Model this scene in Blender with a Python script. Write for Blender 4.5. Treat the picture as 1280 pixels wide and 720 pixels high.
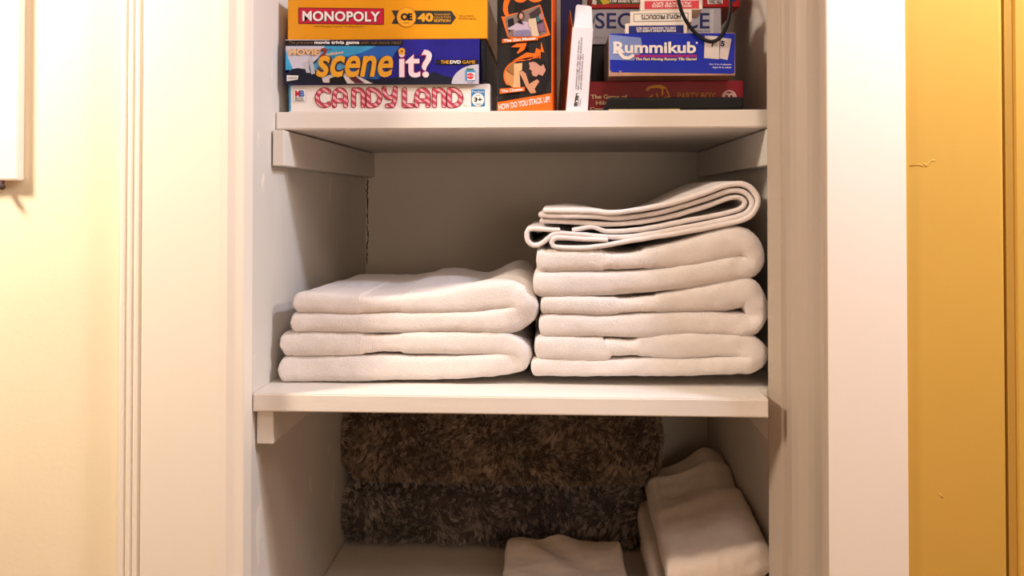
import bpy, bmesh, math, random
from mathutils import Vector, Matrix, noise
random.seed(7)
for o in list(bpy.data.objects): bpy.data.objects.remove(o, do_unlink=True)
scene = bpy.context.scene
C = scene.collection
rad = math.radians

# ---------------------------------------------------------------- camera
F = 1086.0                      # focal length in pixels of a 1280x720 frame
YAW = math.atan(55.0 / F)       # the closet is seen slightly from its right
PITCH = rad(0.95)
V0 = 252 - F * math.tan(PITCH)  # optical axis row (lens shifted)
CAM = Vector((0, 0, 1.30))
cd = bpy.data.cameras.new('camera'); cam = bpy.data.objects.new('camera', cd); C.objects.link(cam)
cd.sensor_width = 36; cd.lens = F / 1280 * 36; cd.shift_y = (V0 - 360) / 1280
cd.clip_start = 0.02
cam.location = CAM; cam.rotation_euler = (rad(90) + PITCH, 0, YAW)
scene.camera = cam

# ---------------------------------------------------------------- world, lights, exposure
w = bpy.data.worlds.new('world'); scene.world = w; w.use_nodes = True
w.node_tree.nodes['Background'].inputs[0].default_value = (1.0, 0.86, 0.70, 1)
w.node_tree.nodes['Background'].inputs[1].default_value = 0.05
def area(name, loc, target, size, power, col):
    l = bpy.data.lights.new(name, 'AREA'); l.shape = 'DISK'; l.size = size; l.energy = power; l.color = col
    o = bpy.data.objects.new(name, l); C.objects.link(o); o.location = loc
    o.rotation_euler = (Vector(target) - Vector(loc)).to_track_quat('-Z', 'Y').to_euler()
    return o
area('daylight_lamp', (0.66, 0.86, 2.02), (-0.3, 1.15, 1.2), 0.09, 11.0, (0.74, 0.80, 1.0))
area('hall_lamp', (0.30, -0.10, 2.38), (0.0, 1.2, 1.1), 0.45, 10.5, (1.0, 0.86, 0.82))
area('warm_fill', (0.45, -0.85, 1.30), (0.0, 1.5, 1.0), 0.55, 8, (1.0, 0.76, 0.59))  # added warm fill behind the camera, lifts the shaded closet interior
area('wall_lamp', (-1.10, 0.72, 1.95), (-0.65, 1.13, 1.2), 0.20, 25, (1.0, 0.85, 0.69))
area('wall_lamp', (1.15, 0.80, 1.95), (0.55, 1.09, 1.2), 0.20, 14.5, (1.0, 0.86, 0.74))
vs = scene.view_settings
vs.view_transform = 'Standard'; vs.look = 'None'; vs.gamma = 1; vs.use_curve_mapping = False
vs.exposure = -0.36

# ---------------------------------------------------------------- pixel rays
FWD = Vector((-math.sin(YAW) * math.cos(PITCH), math.cos(YAW) * math.cos(PITCH), math.sin(PITCH)))
RGT = Vector((math.cos(YAW), math.sin(YAW), 0)); UP = RGT.cross(FWD)
def ray(u, v): return FWD + RGT * ((u - 640) / F) + UP * (-(v - V0) / F)
def pt(u, v, Y):
    d = ray(u, v); return CAM + d * (Y / d.y)
def ptx(u, v, X):
    d = ray(u, v); return CAM + d * (X / d.x)
def ptz(u, v, z):
    d = ray(u, v); return CAM + d * ((z - CAM.z) / d.z)

# ---------------------------------------------------------------- closet dimensions
mL = ray(457, 300); mR = ray(883, 300)
YB = 0.731 / (mR.x / mR.y - mL.x / mL.y)       # back wall
XL = mL.x / mL.y * YB; XR = mR.x / mR.y * YB   # side walls
Y1 = ptx(344, 150, XL).y                        # front of the upper shelf
Y2 = ptx(315, 500, XL).y                        # front of the middle shelf
YC = ptx(305.5, 360, XL).y                      # opening edge, left
S1T = pt(344, 140, Y1).z; S1B = pt(344, 162, Y1).z
S2T = pt(315, 492, Y2).z; S2B = pt(315, 514.5, Y2).z
S3T = 0.5 * (ptx(428, 683, XL).z + ptx(405, 718, XL).z); S3B = S3T - 0.022
print('DIM', YB, XL, XR, Y1, Y2, YC, S1T, S1B, S2T, S2B, S3T)

# ---------------------------------------------------------------- materials
def lin(c): return c / 12.92 if c <= 0.04045 else ((c + 0.055) / 1.055) ** 2.4
def rgb(h):
    h = h.lstrip('#'); return tuple(lin(int(h[i:i + 2], 16) / 255) for i in (0, 2, 4))
MATS = {}
def mat(name, col, rough=0.5, var=0.06, vscale=30, bump=0.0, bscale=200, spec=0.22, coat=0.0, stretch=(1, 1, 1), sheen=0.0, detail=3, sss=0):
    if name in MATS: return MATS[name]
    m = bpy.data.materials.new(name); m.use_nodes = True
    nt = m.node_tree; N = nt.nodes; L = nt.links; b = N['Principled BSDF']
    c = rgb(col) if isinstance(col, str) else col
    tc = N.new('ShaderNodeTexCoord'); mp = N.new('ShaderNodeMapping'); mp.inputs['Scale'].default_value = stretch
    L.new(tc.outputs['Object'], mp.inputs['Vector'])
    nz = N.new('ShaderNodeTexNoise'); nz.inputs['Scale'].default_value = vscale; nz.inputs['Detail'].default_value = detail
    L.new(mp.outputs[0], nz.inputs['Vector'])
    rp = N.new('ShaderNodeValToRGB')
    rp.color_ramp.elements[0].position = 0.3; rp.color_ramp.elements[1].position = 0.7
    rp.color_ramp.elements[0].color = tuple(max(0, x * (1 - var)) for x in c) + (1,)
    rp.color_ramp.elements[1].color = tuple(min(1, x * (1 + var)) for x in c) + (1,)
    L.new(nz.outputs['Fac'], rp.inputs['Fac']); L.new(rp.outputs['Color'], b.inputs['Base Color'])
    b.inputs['Roughness'].default_value = rough; b.inputs['Specular IOR Level'].default_value = spec
    b.inputs['Coat Weight'].default_value = coat; b.inputs['Coat Roughness'].default_value = 0.12
    b.inputs['Sheen Weight'].default_value = sheen; b.inputs['Sheen Roughness'].default_value = 0.6
    if sss: b.inputs['Subsurface Weight'].default_value = sss; b.inputs['Subsurface Radius'].default_value = (0.01, 0.007, 0.005); b.inputs['Subsurface Scale'].default_value = 0.5
    if bump:
        n2 = N.new('ShaderNodeTexNoise'); n2.inputs['Scale'].default_value = bscale; n2.inputs['Detail'].default_value = 4
        L.new(mp.outputs[0], n2.inputs['Vector'])
        bp = N.new('ShaderNodeBump'); bp.inputs['Strength'].default_value = bump; bp.inputs['Distance'].default_value = 0.002
        L.new(n2.outputs['Fac'], bp.inputs['Height']); L.new(bp.outputs[0], b.inputs['Normal'])
    MATS[name] = m; return m

def scuffed(name, col, mark, thr, vscale, stretch, rough=0.5):
    """paint with chips and pale scrape marks"""
    m = mat(name, col, rough, 0.05, 6, 0.25, 60, stretch=(1, 1, 0.35))
    nt = m.node_tree; N = nt.nodes; L = nt.links; b = N['Principled BSDF']
    src = b.inputs['Base Color'].links[0].from_socket
    tc = N.new('ShaderNodeTexCoord'); mp = N.new('ShaderNodeMapping'); mp.inputs['Scale'].default_value = stretch
    mp.inputs['Rotation'].default_value = (0.5, 0, 0)
    L.new(tc.outputs['Object'], mp.inputs['Vector'])
    nz = N.new('ShaderNodeTexNoise'); nz.inputs['Scale'].default_value = vscale; nz.inputs['Detail'].default_value = 5
    L.new(mp.outputs[0], nz.inputs['Vector'])
    rp = N.new('ShaderNodeValToRGB'); rp.color_ramp.elements[0].position = thr; rp.color_ramp.elements[1].position = thr + 0.03
    L.new(nz.outputs['Fac'], rp.inputs['Fac'])
    mx = N.new('ShaderNodeMix'); mx.data_type = 'RGBA'; mx.inputs['B'].default_value = rgb(mark) + (1,)
    L.new(rp.outputs[0], mx.inputs['Factor']); L.new(src, mx.inputs['A']); L.new(mx.outputs['Result'], b.inputs['Base Color'])
    return m

def stripes(name, c1, c2, scale, rot):
    m = bpy.data.materials.new(name); m.use_nodes = True
    N = m.node_tree.nodes; L = m.node_tree.links; b = N['Principled BSDF']
    tc = N.new('ShaderNodeTexCoord'); mp = N.new('ShaderNodeMapping'); mp.inputs['Rotation'].default_value = (0, rot, 0)
    wv = N.new('ShaderNodeTexWave'); wv.bands_direction = 'X'; wv.inputs['Scale'].default_value = scale; wv.inputs['Distortion'].default_value = 1.5
    rp = N.new('ShaderNodeValToRGB'); rp.color_ramp.elements[0].color = rgb(c1) + (1,); rp.color_ramp.elements[1].color = rgb(c2) + (1,)
    rp.color_ramp.elements[0].position = 0.45; rp.color_ramp.elements[1].position = 0.75
    L.new(tc.outputs['Object'], mp.inputs[0]); L.new(mp.outputs[0], wv.inputs['Vector']); L.new(wv.outputs['Fac'], rp.inputs[0]); L.new(rp.outputs[0], b.inputs['Base Color'])
    b.inputs['Roughness'].default_value = 0.45
    return m

def terry(name, col, fine=900, strength=0.5):
    m = mat(name, col, 0.95, 0.03, 40, 0, spec=0.1, sheen=0.25)
    N = m.node_tree.nodes; L = m.node_tree.links; b = N['Principled BSDF']
    tc = N.new('ShaderNodeTexCoord')
    v = N.new('ShaderNodeTexVoronoi'); v.inputs['Scale'].default_value = fine
    n = N.new('ShaderNodeTexNoise'); n.inputs['Scale'].default_value = fine * 0.35; n.inputs['Detail'].default_value = 4
    L.new(tc.outputs['Object'], v.inputs['Vector']); L.new(tc.outputs['Object'], n.inputs['Vector'])
    a = N.new('ShaderNodeMath'); a.operation = 'ADD'
    L.new(v.outputs['Distance'], a.inputs[0]); L.new(n.outputs['Fac'], a.inputs[1])
    bp = N.new('ShaderNodeBump'); bp.inputs['Strength'].default_value = strength; bp.inputs['Distance'].default_value = 0.0028
    L.new(a.outputs[0], bp.inputs['Height']); L.new(bp.outputs[0], b.inputs['Normal'])
    return m

def woven(name, col):
    m = mat(name, col, 0.9, 0.03, 40, 0, spec=0.1, sheen=0.2)
    N = m.node_tree.nodes; L = m.node_tree.links; b = N['Principled BSDF']
    tc = N.new('ShaderNodeTexCoord'); wv = N.new('ShaderNodeTexWave'); wv.bands_direction = 'X'
    wv.inputs['Scale'].default_value = 120; wv.inputs['Distortion'].default_value = 1.0; wv.inputs['Detail'].default_value = 2
    L.new(tc.outputs['Object'], wv.inputs['Vector'])
    bp = N.new('ShaderNodeBump'); bp.inputs['Strength'].default_value = 0.4; bp.inputs['Distance'].default_value = 0.0011
    L.new(wv.outputs['Fac'], bp.inputs['Height']); L.new(bp.outputs[0], b.inputs['Normal'])
    return m

M_closet = mat('closet_paint', '#d6d0c8', 0.55, 0.03, 8, 0.2, 70, stretch=(1, 1, 0.4))
M_closet_l = scuffed('closet_paint_scuffed', '#d6d0c8', '#e8e0d4', 0.665, 9, (1, 2.4, 1.0))
M_shelf = mat('shelf_paint', '#e2dbd3', 0.5, 0.04, 7, 0.25, 50, stretch=(0.12, 1, 1))
M_cleat = mat('cleat_paint', '#dad3ca', 0.5, 0.03, 10, 0.2, 60)
M_trim = mat('cream_trim_paint', '#efe6d8', 0.45, 0.02, 5, 0.12, 50, stretch=(1, 1, 0.2))
M_trimr = mat('white_trim_paint', '#eee3d8', 0.5, 0.02, 5, 0.12, 50, stretch=(1, 1, 0.2))
M_jamb = mat('jamb_paint', '#b4a494', 0.45, 0.03, 7, 0.15, 40, stretch=(1, 1, 0.1))
M_wallL = mat('cream_wall_paint', '#f3e6c9', 0.7, 0.02, 4, 0.1, 120)
M_wallR = mat('ochre_wall_paint', '#cda24a', 0.5, 0.04, 5, 0.2, 45, stretch=(1, 1, 0.4))
M_floor = mat('wood_floor', '#9a6a3c', 0.4, 0.25, 8, 0.1, 40, stretch=(0.3, 6, 1))
M_ceil = mat('ceiling_paint', '#eee6da', 0.8, 0.02, 4, 0.1, 80)

# ---------------------------------------------------------------- mesh helpers
def mk(name, verts, faces, m, parent=None, origin=None, smooth=False):
    """one mesh object; verts are world coordinates, origin is its base point"""
    if origin is None: origin = ORG.get(parent.name, Vector()) if parent else Vector()
    origin = Vector(origin)
    me = bpy.data.meshes.new(name)
    me.from_pydata([tuple(Vector(v) - origin) for v in verts], [], faces)
    me.materials.append(m); me.update()
    if smooth: me.polygons.foreach_set('use_smooth', [True] * len(me.polygons))
    o = bpy.data.objects.new(name, me); C.objects.link(o)
    if parent: o.parent = parent
    else: o.location = origin
    ORG[o.name] = origin
    return o
ORG = {}
def tag(o, label=None, cat=None, group=None, kind=None):
    if label: o['label'] = label
    if cat: o['category'] = cat
    if group: o['group'] = group
    if kind: o['kind'] = kind
    return o
def empty(name, loc):
    o = bpy.data.objects.new(name, None); C.objects.link(o); o.location = loc; o.empty_display_size = 0.05
    ORG[o.name] = Vector(loc); return o
def boxgeo(x0, x1, y0, y1, z0, z1, bev=0.0, seg=2):
    bm = bmesh.new(); bmesh.ops.create_cube(bm, size=1)
    for v in bm.verts:
        v.co = Vector((x0 + (v.co.x + .5) * (x1 - x0), y0 + (v.co.y + .5) * (y1 - y0), z0 + (v.co.z + .5) * (z1 - z0)))
    if bev: bmesh.ops.bevel(bm, geom=bm.edges[:], offset=bev, segments=seg, profile=0.5, affect='EDGES')
    bm.verts.index_update()
    vs_ = [v.co.copy() for v in bm.verts]; fs = [[v.index for v in f.verts] for f in bm.faces]; bm.free()
    return vs_, fs
def box(name, x0, x1, y0, y1, z0, z1, m, parent=None, bev=0.0, seg=2, base=True):
    v, f = boxgeo(x0, x1, y0, y1, z0, z1, bev, seg)
    org = None if parent else ((x0 + x1) / 2, (y0 + y1) / 2, z0)
    return mk(name, v, f, m, parent, org)
def prism(name, prof, z0, z1, m, parent=None, smooth=False):
    n = len(prof)
    v = [(x, y, z0) for x, y in prof] + [(x, y, z1) for x, y in prof]
    f = [[i, (i + 1) % n, n + (i + 1) % n, n + i] for i in range(n)] + [list(range(n))[::-1], list(range(n, 2 * n))]
    org = None if parent else (sum(p[0] for p in prof) / n, sum(p[1] for p in prof) / n, z0)
    return mk(name, v, f, m, parent, org, smooth)
def tube(name, pts, r, m, parent=None, sides=8, origin=None):
    pts = [Vector(p) for p in pts]; v = []; f = []
    for i, p in enumerate(pts):
        t = (pts[min(i + 1, len(pts) - 1)] - pts[max(i - 1, 0)]).normalized()
        a = t.cross(Vector((0, 1, 0.01))).normalized(); b = t.cross(a)
        for k in range(sides):
            an = 2 * math.pi * k / sides
            v.append(p + (a * math.cos(an) + b * math.sin(an)) * r)
    for i in range(len(pts) - 1):
        for k in range(sides):
            f.append([i * sides + k, i * sides + (k + 1) % sides, (i + 1) * sides + (k + 1) % sides, (i + 1) * sides + k])
    f.append(list(range(sides))[::-1]); f.append([(len(pts) - 1) * sides + k for k in range(sides)])
    return mk(name, v, f, m, parent, origin, True)
def catmull(P, n, ends=0):
    """smooth resample of a list of tuples, n points evenly along the curve"""
    P = [Vector(p) for p in P]; out = []
    Q = [P[0] * 2 - P[1]] + P + [P[-1] * 2 - P[-2]]
    for i in range(1, len(Q) - 2):
        for k in range(24):
            t = k / 24; a, b, c, d = Q[i - 1], Q[i], Q[i + 1], Q[i + 2]
            out.append(0.5 * ((2 * b) + (c - a) * t + (2 * a - 5 * b + 4 * c - d) * t * t + (3 * b - a - 3 * c + d) * t ** 3))
    out.append(P[-1])
    L = [0]
    for i in range(1, len(out)):
        dd = (out[i] - out[i - 1]); L.append(L[-1] + Vector(dd[:2]).length)
    res = []; j = 0
    if ends: SS = [ends * (1 - math.cos(math.pi / 2 * k / 9)) for k in range(9)]; SS = SS + [ends + (L[-1] - 2 * ends) * k / (n - 19) for k in range(n - 18)] + [L[-1] - q for q in SS[::-1]]
    else: SS = [L[-1] * k / (n - 1) for k in range(n)]
    for k in range(n):
        s = SS[k]
        while j < len(L) - 2 and L[j + 1] < s: j += 1
        t = (s - L[j]) / max(1e-9, L[j + 1] - L[j]); res.append(out[j].lerp(out[j + 1], min(1, t)))
    return (res, L[-1], SS) if ends else (res, L[-1])

# ================================================================= STRUCTURE
ZT = 2.30
YH = -1.0
def struct(o, label=None):
    o['kind'] = 'structure'
    return o
struct(box('floor', -2.2, 2.2, YH, YB + 0.1, -0.05, 0, M_floor))
struct(box('ceiling', -2.2, 2.2, YH, YB + 0.1, 2.45, 2.5, M_ceil))
struct(box('wall_opposite', -2.2, 2.2, YH - 0.08, YH, 0, 2.45, M_wallL))
struct(box('wall_back', XL - 0.08, XR + 0.08, YB, YB + 0.06, 0, 2.45, M_closet))
struct(box('wall_left', XL - 0.08, XL, YC + 0.03, YB, 0, 2.45, M_closet_l))
struct(box('wall_right', XR, XR + 0.08, YC + 0.10, YB, 0, 2.45, M_closet))
struct(box('ceiling_closet', XL, XR, YC + 0.05, YB, ZT, ZT + 0.03, M_closet))
# left: wall, reeded backband and flat casing with an eased inner edge
def X(u, Y): return pt(u, 360, Y).x
yf = YC - 0.010
xo = X(146, yf); xg = X(176.5, yf); xe = X(274, yf)
struct(box('wall_front_left', -2.2, xo + 0.02, yf + 0.012, yf + 0.13, 0, 2.45, M_wallL))
t1 = struct(prism('trim_1', [(xg, yf + 0.03), (xg, yf + 0.0015), (xg + 0.002, yf), (xe, yf), (xe + 0.01, yf + 0.0012), (XL - 0.012, yf + 0.006), (XL - 0.002, yf + 0.009), (XL, YC), (XL, YC + 0.03), (xg, YC + 0.03)], 0, 2.2, M_trim))
# reeded strip: three beads between two grooves
prof = [(xo, yf + 0.03), (xo, yf + 0.004)]
nb = 3; bw = (xg - 0.0025 - (xo + 0.0025)) / nb
for b in range(nb):
    for k in range(7):
        a = math.pi * k / 6
        prof.append((xo + 0.0025 + bw * (b + 0.5 - 0.5 * math.cos(a)), yf + 0.0045 - 0.0045 * math.sin(a)))
prof += [(xg - 0.002, yf + 0.008), (xg, yf + 0.008), (xg, yf + 0.03)]
rs = prism('reeded_strip', prof, 0, 2.2, M_trim, t1)
# right: moulded jamb, flat white casing, ochre wall with a rounded edge and a further ochre casing
A = pt(960.5, 360, YC + 0.085); B = pt(1034.5, 360, YC - 0.045)
ax = Vector((B.x - A.x, B.y - A.y)); an_ = Vector((-ax.y, ax.x)).normalized()
if an_.x > 0: an_ = -an_
steps = [(0, 0), (.02, .002), (.10, .0025), (.26, .0025), (.27, 0), (.30, -.002), (.33, 0), (.36, .003), (.46, .0045), (.55, .003), (.60, 0), (.66, -.003), (.74, -.0038), (.82, -.002), (.88, .001), (.93, .003), (.97, .0033), (.985, .001), (1, 0)]
jp = [(A.x + ax.x * t + an_.x * h, A.y + ax.y * t + an_.y * h) for t, h in steps]
yr = B.y; xw = X(1133.5, yr)
jp = [(XR + 0.02, A.y + 0.004)] + [(A.x, A.y + 0.004)] + jp + [(B.x + 0.06, B.y + 0.02), (B.x + 0.06, A.y + 0.004)]
t2 = struct(prism('trim_2', jp, 0, 2.2, M_jamb))
prism('flat_casing', [(B.x, yr), (B.x + 0.001, yr - 0.001), (xw - 0.001, yr - 0.001), (xw, yr), (xw, yr + 0.05), (B.x, yr + 0.05)], 0, 2.2, M_trimr, t2)
yo = yr + 0.003
xh = X(1257, yo)
pr = [(xw, yo + 0.10), (xw, yo)] + [(xh - 0.006 + 0.006 * math.sin(a), yo + 0.006 - 0.006 * math.cos(a)) for a in [math.pi / 2 * k / 6 for k in range(7)]] + [(xh, yo + 0.10)]
struct(prism('wall_front_right', pr, 0, 2.45, M_wallR))
wfr = bpy.data.objects['wall_front_right']
for pts_ in ([(1137, 207), (1148, 205.5), (1155, 208)], [(1154, 204), (1158, 208), (1163, 201), (1169, 200)], [(1174, 617), (1178, 622)]):
    tube('paint_wrinkle', [pt(u, v, yo + 0.0004) for u, v in pts_], 0.0010, M_wallR, wfr, 6)
xk = X(1262, yo); xk2 = X(1271, yo)
struct(prism('trim_3', [(xh, yo + 0.09), (xh, yo + 0.022), (xk, yo + 0.020), (xk, yo + 0.007), (xk2, yo + 0.006), (xk2 + 0.002, yo + 0.001), (xk2 + 0.01, yo), (1.0, yo), (1.0, yo + 0.09)], 0, 2.2, M_wallR))
struct(box('wall_front_outer', 1.0, 2.2, yo + 0.01, yo + 0.1, 0, 2.45, M_wallR))
struct(box('wall_header', xg, xw, yf + 0.012, yf + 0.1, 2.2, 2.45, M_wallL))
# white panel hanging on the wall at far left, and the small dark hook under it
pw = pt(22, 226, yf - 0.004)
panel = box('wall_panel', pw.x - 0.17, pw.x, yf - 0.004, yf + 0.0115, pw.z, pw.z + 0.36, mat('panel_white', '#f2e4da', 0.5, 0.02), None, 0.003)
tag(panel, 'white wall-hung panel at the far left edge with dark hook below', 'wall panel')
hk = pt(2, 232, yf - 0.004)
tube('hook', [(hk.x - 0.004, yf + 0.002, pw.z + 0.002), (hk.x - 0.002, yf - 0.004, hk.z), (hk.x + 0.004, yf - 0.008, hk.z - 0.002)], 0.004, mat('dark_metal', '#4a3a38', 0.4), panel)

# ================================================================= SHELVES
def shelf(name_label, yfront, z0, z1, cl_h, cl_front, notch, cleat_over=0.0, ct=0.019):
    root = empty('shelf', ((XL + XR) / 2, (yfront + YB) / 2, z0 - cl_h))
    tag(root, name_label, 'shelf', 'painted closet shelves')
    xr = XR - 0.001; xl = XL + 0.001
    if notch:
        xn = X(960, yfront); yn = A.y + 0.006
        prof = [(xl, YB - 0.001), (xl, yfront), (xn, yfront), (xn, yn), (xr, yn), (xr, YB - 0.001)]
    else:
        prof = [(xl, YB - 0.001), (xl, yfront), (xr, yfront), (xr, YB - 0.001)]
    bm = bmesh.new(); b0 = [bm.verts.new((x, y, z0)) for x, y in prof]; b1 = [bm.verts.new((x, y, z1)) for x, y in prof]
    n = len(prof)
    for i in range(n): bm.faces.new([b0[i], b0[(i + 1) % n], b1[(i + 1) % n], b1[i]])
    bm.faces.new(b0[::-1]); bm.faces.new(b1)
    bmesh.ops.bevel(bm, geom=[e for e in bm.edges if abs(e.verts[0].co.y - yfront) < 1e-5 and abs(e.verts[1].co.y - yfront) < 1e-5], offset=0.0018, segments=2, affect='EDGES')
    bm.verts.index_update(); v = [q.co.copy() for q in bm.verts]; f = [[q.index for q in p.verts] for p in bm.faces]; bm.free()
    mk('board', v, f, M_shelf, root)
    if cl_h:
        g = 0.0022
        box('cleat', XL + 0.0026, XL + ct, yfront + cl_front, YB - 0.002, z0 - cl_h, z0 - g, M_cleat, root, 0.0012)
        box('cleat', XR - ct, XR - 0.0026, max(yfront + cl_front, (A.y + 0.008)), YB - 0.002, z0 - cl_h, z0 - g, M_cleat, root, 0.0012)
    return root
c1z = pt(338, 207, ptx(338, 200, XL).y).z
shelf('off-white painted closet shelf carrying the board games', Y1, S1B, S1T, S1B - c1z, ptx(338.5, 200, XL).y - Y1, False)
c2z = pt(318, 555, ptx(318, 555, XL).y).z
shelf('off-white painted closet shelf carrying the two stacks of white towels', Y2, S2B, S2T, S2B - c2z, ptx(318.5, 540, XL).y - Y2, True, 0, 0.026)
shelf('lowest painted closet shelf under the brown and grey shaggy rugs', Y2 + 0.03, S3B, S3T, 0.05, 0.004, True)

# hairline crack down the left back corner of the plaster
wb = bpy.data.objects['wall_back']; rc = random.Random(4); z = 1.372; Vc = []; Fk = []
while z > 1.16:
    n_ = len(Vc); wd = rc.uniform(0.0004, 0.0018); xx = XL + 0.004 + rc.uniform(-0.0015, 0.0015)
    Vc += [(xx - wd, YB - 0.0004, z), (xx + wd, YB - 0.0004, z)]
    if n_: Fk.append([n_ - 2, n_ - 1, n_ + 1, n_])
    z -= rc.uniform(0.003, 0.009)
mk('crack', Vc, Fk, mat('crack_dark', '#4a4038', 0.9), wb)

# ================================================================= TOWELS
M_terry = terry('white_terry', '#ebe3df')
M_band = woven('white_dobby_band', '#e9dfda')
M_thin = terry('white_flatweave', '#e6dedb', 1300, 0.25)
M_hand = terry('white_handtowel', '#e9dcd0', 1100, 0.35)
def towel_geo(path, Y0, Y1_, N=190, rows=44, px=True, hscale=1.09, band=None, amp=0.0012, warp=None, pinch=2.7, seed=0.0, fr=0.8, skew=0.0, zmin=0.0, er=0.6):
    """thick folded cloth: a stroked cross-section (u, v, half thickness) swept from front to back with rounded ends"""
    if px:
        P = []
        for u, v, h in path:
            q = pt(u, v, Y0); P.append((q.x, q.z, h * hscale * Y0 / F))
    else: P = path
    R, L, SS = catmull(P, N, er * min(P[0][2], P[-1][2]))
    hm = max(r[2] for r in R)
    ts = []
    for i in range(N):
        t = R[min(i + 1, N - 1)] - R[max(i - 1, 0)]; t = Vector((t[0], t[1])).normalized(); ts.append(t)
    ring = []
    for side in (1, -1):
        idx = range(N) if side == 1 else range(N - 1, -1, -1)
        for i in idx:
            s = SS[i]; h = R[i][2]
            d = min(s, L - s); e = 1.0
            if d < h * er: e = max(0.0, 1 - (1 - d / (h * er)) ** pinch) ** (1 / pinch)
            ring.append((i, side, max(e, 0.04)))
    def fy_(t): return max(0.0, 1 - (1 - t) ** pinch) ** (1 / pinch)
    ys = []
    k0 = 7
    for k in range(k0 + 1):
        a = max(k, 0.25) / k0; t = 1 - math.cos(a * math.pi / 2)
        ys.append((Y0 + t * hm * fr, fy_(t)))
    for k in range(1, rows + 1): ys.append((Y0 + hm * fr + (Y1_ - Y0 - 2 * hm * fr) * k / rows, 1))
    for k in range(1, k0 + 1):
        a = max(1 - k / k0, 0.25 / k0); t = 1 - math.cos(a * math.pi / 2)
        ys.append((Y1_ - t * hm * fr, fy_(t)))
    V = []; nr = len(ring)
    for (y, fy) in ys:
        for (i, side, e) in ring:
            am = amp * (1 + (1.8 * math.exp(-((SS[i] / L - 0.52) / 0.05) ** 2) if band else 0))
            c = R[i]; t = ts[i]; n = Vector((-t.y, t.x)) * side
            h = c[2] * e * fy
            if band and band[0] < SS[i] / L < band[1]:
                q = min(SS[i] / L - band[0], band[1] - SS[i] / L) / 0.005
                h *= 1 - 0.14 * min(1, q)
            if band: h *= 1 - 0.10 * math.exp(-((SS[i] - 0.0135) / 0.0012) ** 2)
            x = c[0] + n.x * h; z = c[1] + n.y * h
            nv = noise.noise_vector(Vector((x * 14 + seed, y * 12, z * 26))) * am * 2.2 + noise.noise_vector(Vector((x * 60 + seed, y * 60, z * 60))) * am * 0.7 + noise.noise_vector(Vector((x * 260, y * 260, z * 260))) * amp * 0.3
            p = Vector((x + skew * (y - Y0), y, z)) + Vector((nv.x * .6, nv.y * 1.3, nv.z))
            if warp: p = Vector(warp(p))
            p.z = max(p.z, zmin); p.x = min(p.x, XR - 0.001)
            V.append(p)
    Fc = []; Fb = []
    for j in range(len(ys) - 1):
        for k in range(nr):
            f = [j * nr + k, j * nr + (k + 1) % nr, (j + 1) * nr + (k + 1) % nr, (j + 1) * nr + k]
            i = ring[k][0]
            if band and band[0] <= SS[i] / L <= band[1]: Fb.append(f)
            else: Fc.append(f)
    # end caps along the centre line
    for j in (0, len(ys) - 1):
        for k in range(N - 1):
            f = [j * nr + k, j * nr + nr - 1 - k, j * nr + nr - 2 - k, j * nr + k + 1]
            Fc.append(f if j else f[::-1])
    bm = bmesh.new(); bv = [bm.verts.new(p) for p in V]
    for f in Fc + Fb:
        try: bm.faces.new([bv[i] for i in f])
        except ValueError: pass
    bm.verts.index_update(); bmesh.ops.recalc_face_normals(bm, faces=bm.faces[:])
    nb = len(Fc); allf = [[v.index for v in f.verts] for f in bm.faces]; bm.free()
    bset = set(frozenset(f) for f in Fb)
    return V, [f for f in allf if frozenset(f) not in bset], [f for f in allf if frozenset(f) in bset]
def sub(V, Fs):
    used = {}; out = []; F2 = []
    for f in Fs:
        g = []
        for i in f:
            if i not in used: used[i] = len(out); out.append(V[i])
            g.append(used[i])
        F2.append(g)
    return out, F2
def towel(label, path, Y0, Y1_, band=None, m=None, group=None, name='bath_towel', **kw):
    V, Fc, Fb = towel_geo(path, Y0, Y1_, band=band, **kw)
    zs = min(p.z for p in V); org = Vector((sum(p.x for p in V) / len(V), (Y0 + Y1_) / 2, zs))
    v, f = sub(V, Fc)
    o = mk(name, v, f, m or M_terry, None, org, True)
    if Fb:
        v, f = sub(V, Fb); mk('woven_band', v, f, M_band, o, None, True)
    tag(o, label, 'towel', group)
    return o
YT = ptz(360, 479, S2T).y
DT = 0.34
def warpL(p):
    d = max(0, (p.y - YT - 0.03)) / DT
    k = max(0.0, min(1.0, (p.z - S2T) / 0.12))
    bump_ = 0.010 * math.exp(-((p.x + 0.20) / 0.07) ** 2) + 0.012 * math.exp(-((p.x + 0.03) / 0.06) ** 2) - 0.012 * math.exp(-((p.x + 0.115) / 0.035) ** 2)
    return (p.x + 0.02 * d * max(0, min(1, (-0.15 - p.x) / 0.15)), p.y, p.z + k * bump_ * min(1, d * 3.0))
gl = 'folded white bath towels on the left'
towel('folded white terry bath towel, lower of the two in the left stack',
      [(350, 432, 14), (362, 431.5, 15), (450, 430.5, 14.5), (476, 430.5, 13), (508, 429.5, 14), (560, 428.5, 15), (612, 430, 15), (640, 436, 14), (650, 446, 13.5), (638, 457, 13), (600, 459.5, 14), (530, 461, 14), (450, 462, 15), (348, 463.5, 15.5)],
      YT, YT + DT, band=(0.166, 0.252), zmin=S2T + 0.0003, group=gl, warp=warpL, seed=1)
towel('folded white terry bath towel on top of the left stack',
      [(366, 381, 12), (380, 380, 12.5), (450, 381, 11.5), (476, 381, 10.5), (508, 380, 11.5), (560, 377, 14), (612, 371, 17.5), (640, 371, 17), (654, 384, 16), (651, 396, 15), (630, 401.5, 14.5), (560, 401.5, 14), (450, 403, 12.5), (362, 404.5, 12)],
      YT, YT + DT, band=(0.138, 0.232), zmin=S2T + 0.0003, group=gl, warp=warpL, seed=2)
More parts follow.
